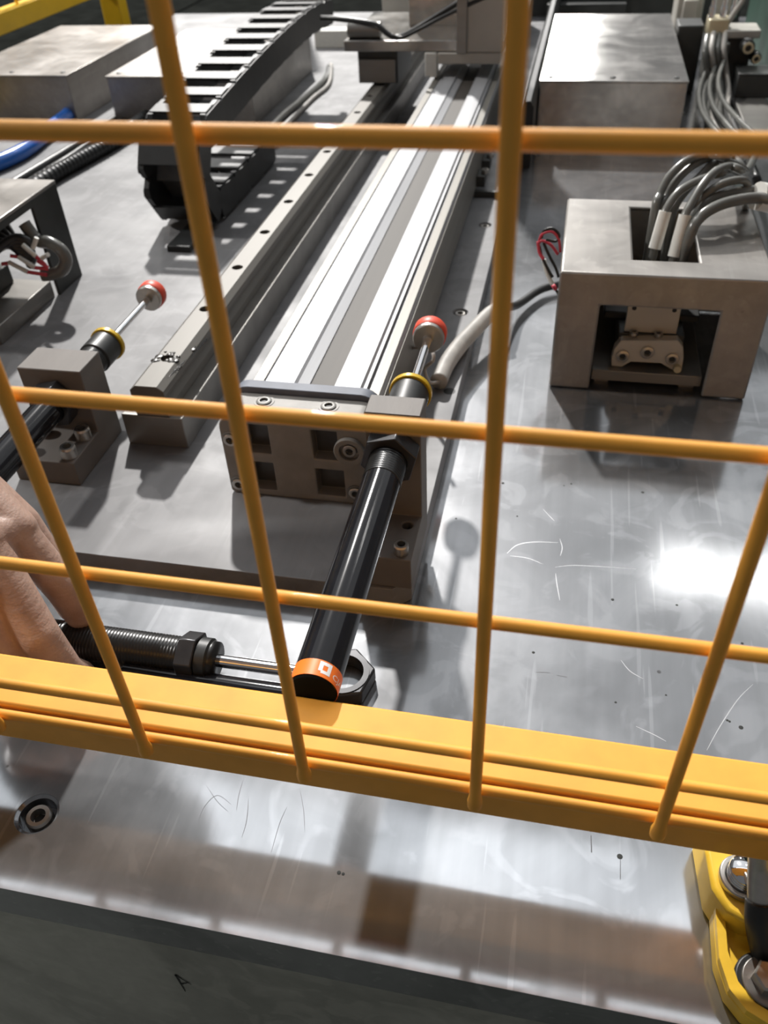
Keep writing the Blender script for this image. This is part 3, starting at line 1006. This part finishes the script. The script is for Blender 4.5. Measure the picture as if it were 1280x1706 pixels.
pc = [at_y(536, 30, 985), at_y(560, 31, 975), at_y(600, 36, 965), at_y(628, 42, 960), at_y(648, 58, 955), at_y(664, 62, 955), at_y(690, 50, 955), at_y(725, 28, 955), at_y(780, -6, 955), at_y(830, -40, 955)]
cable('carriage_cable', pc, 3.2, 'black_cable', 'black cable tied down on the carriage plate and rising along the column')
cable('carriage_cable', [p + Vector((4, -3, 0)) for p in pc[4:7]] + [at_y(730, 32, 950), at_y(785, 6, 950), at_y(830, -14, 950)], 2.2, 'black_cable', 'thinner black cable splitting from the tied carriage cable')
q = at_z(525, 80, 15)
q2 = at_z(597, 80, 15)
single('pale_bar', MB().box(q.x, q2.x, q.y, q.y + 30, 15.05, 15 + 26), 'white_sleeve', 'short pale bar on the raised plate behind the drag chain end', 'bar', base=(q.x, q.y, 15), bevel=1)
single('machine_housing', MB().box(-235, -70, 1560, 1688, 15.05, 300).box(-150, -135, 1552, 1560, 15.05, 300), 'beige_metal',
       'tall beige housing at the far end of the rail', 'housing', base=(-150, 1620, 15), bevel=1.5)
single('cable_duct', MB().prism([(70.5, 0.05), (84, 0.05), (84, 66), (80, 72), (74, 72), (70.5, 66)], 'y', 850, 1690), 'black_plastic',
       'narrow black cable duct between the raised plate and the polished cover', 'cable duct', base=(77, 1200, 0))
# two flat cables curving on the plate right of the second cover
cable('flat_cable', [at_z(548, 112, 19), at_z(540, 134, 19), at_z(505, 165, 19), at_z(468, 196, 19), at_z(430, 240, 19), at_z(405, 285, 19), at_z(380, 310, 19)], 4.0, 'grey_cable', 'dark cable curving over the raised plate beside the drag chain')
cable('flat_cable', [at_z(552, 108, 18), at_z(548, 140, 18), at_z(520, 165, 18), at_z(482, 205, 18), at_z(452, 245, 18)], 3.0, 'light_cable', 'pale cable curving over the raised plate beside the dark one')

# ------------------------------------------------------------------ hose and conduits on the left
single('blue_hose', MB().tube([at_z(-90, 300, 24), at_z(0, 270, 24), at_z(50, 244, 24), at_z(92, 208, 24), at_z(112, 192, 24), at_z(118, 180, 24)], 9.0, 16), 'blue_hose',
       'glossy bright blue air hose on the raised plate', 'hose', base=(-530, 800, 15), angle=180)
cr = spline([at_z(40, 320, 24), at_z(92, 288, 24), at_z(140, 262, 24), at_z(190, 234, 24), at_z(230, 205, 24), at_z(262, 180, 24)], 24)
mb = MB()
nn = len(cr)
mb.tube(cr, lambda t: 8.2 + (0.9 if int(t * (nn - 1)) % 3 == 0 else -0.5), 14, 0)
single('corrugated_conduit', mb, 'black_plastic', 'black corrugated conduit lying beside the blue hose', 'conduit', base=(-440, 780, 15), angle=40)
cable('black_cable', [at_z(10, 312, 20), at_z(60, 282, 20), at_z(110, 252, 20), at_z(150, 226, 20), at_z(195, 195, 20)], 4.6, 'black_cable', 'black cable lying between the blue hose and the corrugated conduit', 'cables beside the blue hose')
cable('black_cable', [at_z(20, 322, 20), at_z(74, 288, 20), at_z(122, 258, 20), at_z(164, 228, 20), at_z(205, 200, 20)], 4.0, 'black_cable', 'black cable lying between the blue hose and the corrugated conduit', 'cables beside the blue hose')

# ------------------------------------------------------------------ far fence along the left side
ff = thing('side_fence', 'bright yellow mesh fence running along the far left side', 'fence', (-800, 1300, -900))
part('bottom_rail', MB().box(-828, -800, 700, 1640, 66, 96), 'fence_paint_far', ff, bevel=1.2)
part('middle_rail', MB().box(-822, -812, 700, 1640, 128, 138), 'fence_paint_far', ff, bevel=1)
for k in range(15):
    y = 720 + 60 * k
    part('vertical_wire', MB().lathe([(2.6, 96), (2.6, 420)], (-817, y, 0), 'z', 10), 'fence_paint_far', ff)
for z in (200, 260, 320, 380):
    part('horizontal_wire', MB().lathe([(2.6, 700), (2.6, 1640)], (-811.5, 0, z), 'y', 10), 'fence_paint_far', ff)
for y in (690, 1655):
    part('post', MB().box(-834, -794, y - 18, y + 18, -900, 430), 'fence_paint_far', ff, bevel=2)

single('dark_machine_body', MB().box(-1900, -860, 500, 2700, -900, -60).box(-1880, -880, 520, 2680, -60, -52), 'dull_dark',
       'dark machine body beyond the far yellow fence', 'machine', base=(-1380, 1600, -900))
single('dark_machine_body', MB().box(-840, 800, 1760, 2900, -900, -40).box(-820, 780, 1780, 2880, -40, -32), 'dull_dark',
       'dark machine body behind the far end of the table', 'machine', base=(0, 2300, -900))

# ------------------------------------------------------------------ pneumatic fittings at the right back
sb = thing('stepped_block', 'grey stepped steel block behind the cable bundle', 'steel block', (354, 1040, 0))
part('lower_step', MB().box(334, 374, 930, 1155, 0.05, 12), 'base_steel', sb, bevel=1)
part('upper_step', MB().box(334, 386, 1108, 1155, 12.02, 38), 'dark_metal', sb, bevel=1)
part('step_top', MB().box(334, 386, 1108, 1155, 38, 41), 'dark_metal', sb, bevel=0.6)
vv = thing('valve_manifold', 'pneumatic valve manifold with beige plate and dark fittings', 'valve', (330, 1180, 0))
YV = 1176
a, b = at_y(1205, 62, YV), at_y(1268, 48, YV)
part('manifold_plate', MB().box(a.x, b.x, YV - 10, YV + 40, a.z, b.z), 'beige_metal', vv, bevel=1.5)
part('manifold_body', MB().box(a.x - 2, b.x - 6, YV, YV + 60, 0.1, a.z), 'dark_metal', vv, bevel=2)
part('brass_block', MB().box(a.x - 22, a.x + 4, YV - 6, YV + 30, a.z + 0.1, a.z + 22), 'brass', vv, bevel=1.5)
part('side_block', MB().box(a.x - 60, a.x - 26, YV, YV + 50, 0.1, a.z + 14), 'dark_metal', vv, bevel=2)
for (px, py, r) in ((1245, 76, 9), (1258, 94, 7)):
    q = at_y(px, py, YV - 20)
    f_ = part('push_fitting', MB().lathe([(r * 0.6, YV + 5), (r * 0.6, YV - 12), (r, YV - 14), (r, YV - 30), (r * 0.7, YV - 33)], (q.x, 0, q.z), 'y', 20), 'black_plastic', vv)
    part('release_ring', MB().ring(r * 0.75, r * 0.45, YV - 36, YV - 33, (q.x, 0, q.z), 'y', 20), 'brass', f_)
q = at_y(1190, 40, YV)
for k, x in enumerate((-10, 6, 20)):
    part('air_fitting', MB().lathe([(4.5, a.z + 22), (4.5, a.z + 34), (3.2, a.z + 36), (3.2, a.z + 46)], (a.x - 10 + x * 0.9, YV + 8, 0), 'z', 14), 'chrome', vv)
cable('clear_tube', [at_y(1212, 40, YV), at_y(1225, 20, YV), at_y(1240, -4, YV), at_y(1252, -40, YV)], 3.4, 'light_cable', 'pale air tube rising from the valve manifold', None, 'tube')
hang = [at_y(1196, 66, YV - 12), at_y(1192, 95, YV - 40), at_z(1196, 130, 30), at_z(1200, 165, 12), at_z(1196, 200, 10), at_z(1206, 240, 9), at_z(1214, 275, 9)]
for k in range(4):
    cable('air_hose', [p + Vector((-14 + 8 * k, 3 * k, 5 + 2 * (k % 2))) for p in hang], 3.8, 'light_cable' if k % 2 else 'grey_cable',
          ['dark hose hanging from the valve manifold in the bundle', 'pale hose hanging from the valve manifold in the bundle'][k % 2],
          ['dark hoses of the valve bundle', 'pale hoses of the valve bundle'][k % 2], 'hose')
cable('black_hose', [at_z(1196, 120, 30), at_z(1206, 165, 14), at_z(1222, 205, 8), at_z(1240, 245, 8), at_z(1262, 300, 8)], 4.4, 'black_cable', 'black hose running down beside the stepped block', None, 'hose')
single('pale_block', MB().box(262, 300, 1330, 1400, 0.05, 95).box(270, 292, 1322, 1330, 20, 90), 'beige_metal', 'pale block behind the polished cover box', 'steel block', base=(280, 1360, 0), bevel=2)
single('pale_block', MB().box(306, 330, 1260, 1300, 0.05, 120), 'beige_metal', 'narrow pale block beside the valve manifold', 'steel block', base=(318, 1280, 0), bevel=2)
single('green_cabinet', MB().box(390, 600, 1150, 1500, 0.05, 420).box(386, 390, 1170, 1480, 20, 400), 'green_metal', 'dark green machine cabinet at the right back', 'cabinet', base=(490, 1320, 0), bevel=3)
single('rear_beam', MB().box(-20, 400, 1640, 1690, 0.05, 70).box(60, 200, 1600, 1640, 0.05, 40), 'dark_metal', 'dark steel beam closing the table behind the polished cover', 'beam', base=(190, 1660, 0), bevel=2)
single('rear_post', MB().box(-430, -405, 1600, 1625, 15.05, 400), 'beige_metal', 'thin pale post behind the steel cover boxes', 'post', base=(-418, 1612, 15), bevel=2)

# ------------------------------------------------------------------ yellow foot bracket at the front right
yb = thing('yellow_foot_bracket', 'worn yellow foot bracket bolted to the table front, with a steel collar', 'bracket', (235, -5, 0))
foot = [(211, 14), (210.5, -14), (213, -24), (218, -30), (226, -33.5), (290, -33.5), (290, 14)]
part('foot', MB().prism(foot, 'z', 0.05, 9), 'bracket_paint', yb, bevel=1.2)
rim = MB()
for (x0, y0), (x1, y1) in zip(foot[:6], foot[1:6]):
    rim.add([(x0, y0, 9.02), (x1, y1, 9.02), (x1 + 3.2, y1 + 3.0, 9.02), (x0 + 3.2, y0 + (3.0 if y0 < -10 else 0), 9.02),
             (x0, y0, 12.5), (x1, y1, 12.5), (x1 + 3.2, y1 + 3.0, 12.5), (x0 + 3.2, y0 + (3.0 if y0 < -10 else 0), 12.5)],
            [(3, 2, 1, 0), (4, 5, 6, 7), (0, 1, 5, 4), (1, 2, 6, 5), (2, 3, 7, 6), (3, 0, 4, 7)])
part('rim', rim, 'bracket_paint', yb)
part('upright', MB().prism([(206.5, 33), (208.5, 8), (213, 0), (219, -3), (290, -3), (290, 40), (212, 40)], 'z', 0.05, 20), 'bracket_paint', yb, bevel=1.6)
part('rubber_washer', MB().ring(10.8, 5, 9.05, 12, (226, -19.5, 0), 'z', 40), 'black_plastic', yb, bevel=0.8)
part('steel_washer', MB().ring(8.6, 3.4, 12, 13.6, (226, -19.5, 0), 'z', 40), 'base_steel', yb, bevel=0.4)
part('bolt_head', MB().lathe([(5.8, 13.6), (5.8, 17.6), (5.0, 18.4)], (226, -19.5, 0), 'z', 6), 'screw_steel', yb, smooth=False)
part('steel_collar', MB().ring(8.6, 6.4, 20.02, 23.2, (219.5, 12.5, 0), 'z', 40), 'screw_steel', yb, bevel=0.5)
thr = part('threaded_stud', thread(MB(), 6.2, 20.02, 29, 1.4, 'z', (219.5, 12.5, 0)), 'chrome', yb, angle=80)
hz = thing('metal_hose', 'grey metal hose with black boot at the yellow bracket', 'hose', (222, 0, 20))
part('hose', MB().tube([at_y(1268, 1415, 10), at_y(1267, 1440, 8), at_y(1266, 1470, 4.5), at_y(1266, 1505, 0)], 4.2, 16), 'screw_steel', hz, angle=180)
part('boot', MB().tube([at_y(1266, 1500, 0.4), at_y(1266, 1535, -4), at_y(1276, 1585, -9), at_y(1296, 1640, -13), at_y(1340, 1670, -16)], lambda t: 4.8 + 0.9 * t, 16), 'black_plastic', hz, angle=180)

# ------------------------------------------------------------------ loose parts behind the fence rail
ls = thing('loose_shock_absorber', 'loose black threaded shock absorber held by the hand behind the fence rail', 'shock absorber', (-60, 84, 0))
AX = (0, 84.4, 13.2)
part('threaded_body', thread(MB(), 9.6, -128, -16, 1.7, 'x', AX), 'black_thread', ls, angle=80)
part('lock_nut', MB().ring(13.0, 9.2, -34, -25, AX, 'x', 36, 6, 0.5), 'black_nut', ls, bevel=0.6)
part('front_collar', MB().lathe([(9.2, -25), (10.6, -24.4), (10.6, -19.5), (9.0, -18)], AX, 'x', 36), 'black_plastic', ls)
part('piston_rod', MB().lathe([(3.2, -18), (3.2, 30)], AX, 'x', 20), 'chrome', ls)
part('rod_tip', MB().lathe([(2.5, 30), (4.5, 31), (4.5, 36)], AX, 'x', 20), 'screw_steel', ls)
lb2 = thing('loose_barrel', 'plain black tube lying on the table under the chrome rod', 'tube', (5, 74, 0))
part('tube', MB().lathe([(5.5, -62), (7.0, -61), (7.0, 43), (5.5, 44)], (0, 72.5, 7.1), 'x', 32), 'black_anodised', lb2)
rn = thing('ring_nut', 'dark hexagonal ring nut lying on the table beside the orange label', 'nut', (46, 91, 0))
part('ring', MB().ring(16.2, 10.6, 0.05, 8.6, (45.5, 91.5, 0), 'z', 48, 6, 0.3), 'black_nut', rn, bevel=1.0)
part('chamfer', MB().ring(13.2, 10.4, 8.6, 9.1, (45.5, 91.5, 0), 'z', 48), 'black_nut', rn)

# ------------------------------------------------------------------ hand
def capsule(mb, a, b, ra, rb_, n=16):
    a, b = Vector(a), Vector(b)
    ax = (b - a)
    L_ = ax.length
    d = ax.normalized()
    up = Vector((0, 0, 1)) if abs(d.z) < 0.9 else Vector((1, 0, 0))
    x = d.cross(up).normalized()
    y = d.cross(x)
    rings = []
    for k in range(1, 6):
        t = math.pi / 2 * k / 6
        rings.append((a - d * (ra * math.cos(t)), ra * math.sin(t)))
    for k in range(0, 9):
        t = k / 8
        rings.append((a.lerp(b, t), ra + (rb_ - ra) * t))
    for k in range(5, 0, -1):
        t = math.pi / 2 * k / 6
        rings.append((b + d * (rb_ * math.cos(t)), rb_ * math.sin(t)))
    vs_, fs = [], []
    for c, r in rings:
        vs_ += [c + x * (r * math.cos(2 * math.pi * i / n)) + y * (r * math.sin(2 * math.pi * i / n)) for i in range(n)]
    m = len(rings)
    for j in range(m - 1):
        for i in range(n):
            i2 = (i + 1) % n
            fs.append((j * n + i, j * n + i2, (j + 1) * n + i2, (j + 1) * n + i))
    fs.append(tuple(range(n))[::-1])
    fs.append(tuple(range((m - 1) * n, m * n)))
    mb.add(vs_, fs)


hm = MB()


def finger(pts, rs):
    for (a, b), (r0, r1) in zip(zip(pts, pts[1:]), zip(rs, rs[1:])):
        capsule(hm, a, b, r0, r1)


mid_m, mid_p = at_y(-28, 905, 84), at_y(66, 1062, 62)
idx_m, idx_p = at_y(24, 885, 100), at_y(104, 978, 92)
rin_m, rin_p = at_y(-78, 935, 72), at_y(2, 1082, 54)
pin_m, pin_p = at_y(-130, 965, 62), at_y(-60, 1090, 48)
finger([mid_m, mid_p, mid_p + Vector((9, -3, -20)), mid_p + Vector((8, 6, -33))], [10.5, 9.8, 8.4, 7.2])
finger([idx_m, idx_p, at_y(133, 1022, 92), at_y(152, 1048, 99)], [10.0, 8.8, 7.8, 6.8])
finger([rin_m, rin_p, rin_p + Vector((9, -3, -18)), rin_p + Vector((8, 8, -31))], [10.2, 9.4, 8.2, 7.0])
finger([pin_m, pin_p, pin_p + Vector((7, -2, -14)), pin_p + Vector((7, 8, -24))], [9.0, 8.0, 7.0, 6.2])
wrist = Vector((-190, 128, 118))
for m_, r in ((mid_m, 11.5), (idx_m, 11.5), (rin_m, 11.0), (pin_m, 10.0)):
    capsule(hm, m_, wrist.lerp(m_, 0.12), r, 17)
capsule(hm, idx_m, mid_m, 10.5, 10.5)
capsule(hm, mid_m, rin_m, 10.5, 10.2)
capsule(hm, rin_m, pin_m, 10.2, 9.4)
# thumb leaves the side of the palm and closes behind the barrel
th0 = wrist.lerp(idx_m, 0.35) + Vector((-2, 10, -12))
finger([th0, Vector((-128, 118, 58)), Vector((-112, 110, 32)), Vector((-104, 104, 16))], [13, 11, 9.5, 8])
elbow = Vector((-222, 200, 440))
capsule(hm, wrist + Vector((0, -8, -2)), wrist.lerp(elbow, 0.28) + Vector((0, -6, 0)), 20, 25)
capsule(hm, wrist + Vector((0, 10, 2)), wrist.lerp(elbow, 0.28) + Vector((0, 8, 0)), 20, 25)
capsule(hm, wrist.lerp(elbow, 0.25), elbow, 31, 42)
person = bpy.data.objects.new('person', hm.mesh('person', (-190, 128, 0)))
person.location = Vector((-190, 128, 0)) * S
person.data.materials.append(MAT['skin'])
COL.objects.link(person)
rmod = person.modifiers.new('remesh', 'REMESH')
rmod.mode = 'VOXEL'
rmod.voxel_size = 0.0012
rmod.use_smooth_shade = True
smod = person.modifiers.new('smooth', 'SMOOTH')
smod.factor = 0.5
smod.iterations = 5
sl = MB().tube([wrist.lerp(elbow, 0.22), wrist.lerp(elbow, 0.4), wrist.lerp(elbow, 0.7), elbow + Vector((0, 2, 10)), elbow + Vector((-30, 60, 120))],
               lambda t: 47 + 12 * t, 28, 8)
slv = bpy.data.objects.new('sleeve', sl.mesh('sleeve', (-190, 128, 0)))
slv.data.materials.append(MAT['sleeve_cloth'])
for p_ in slv.data.polygons:
    p_.use_smooth = True
COL.objects.link(slv)
slv.parent = person
slv['label'] = 'dark work sleeve'
person['label'] = 'bare hand reaching in behind the fence rail, gripping a black shock absorber'
person['category'] = 'person'

# ------------------------------------------------------------------ tidy helper properties
for o in bpy.data.objects:
    if '_base' in o:
        del o['_base']
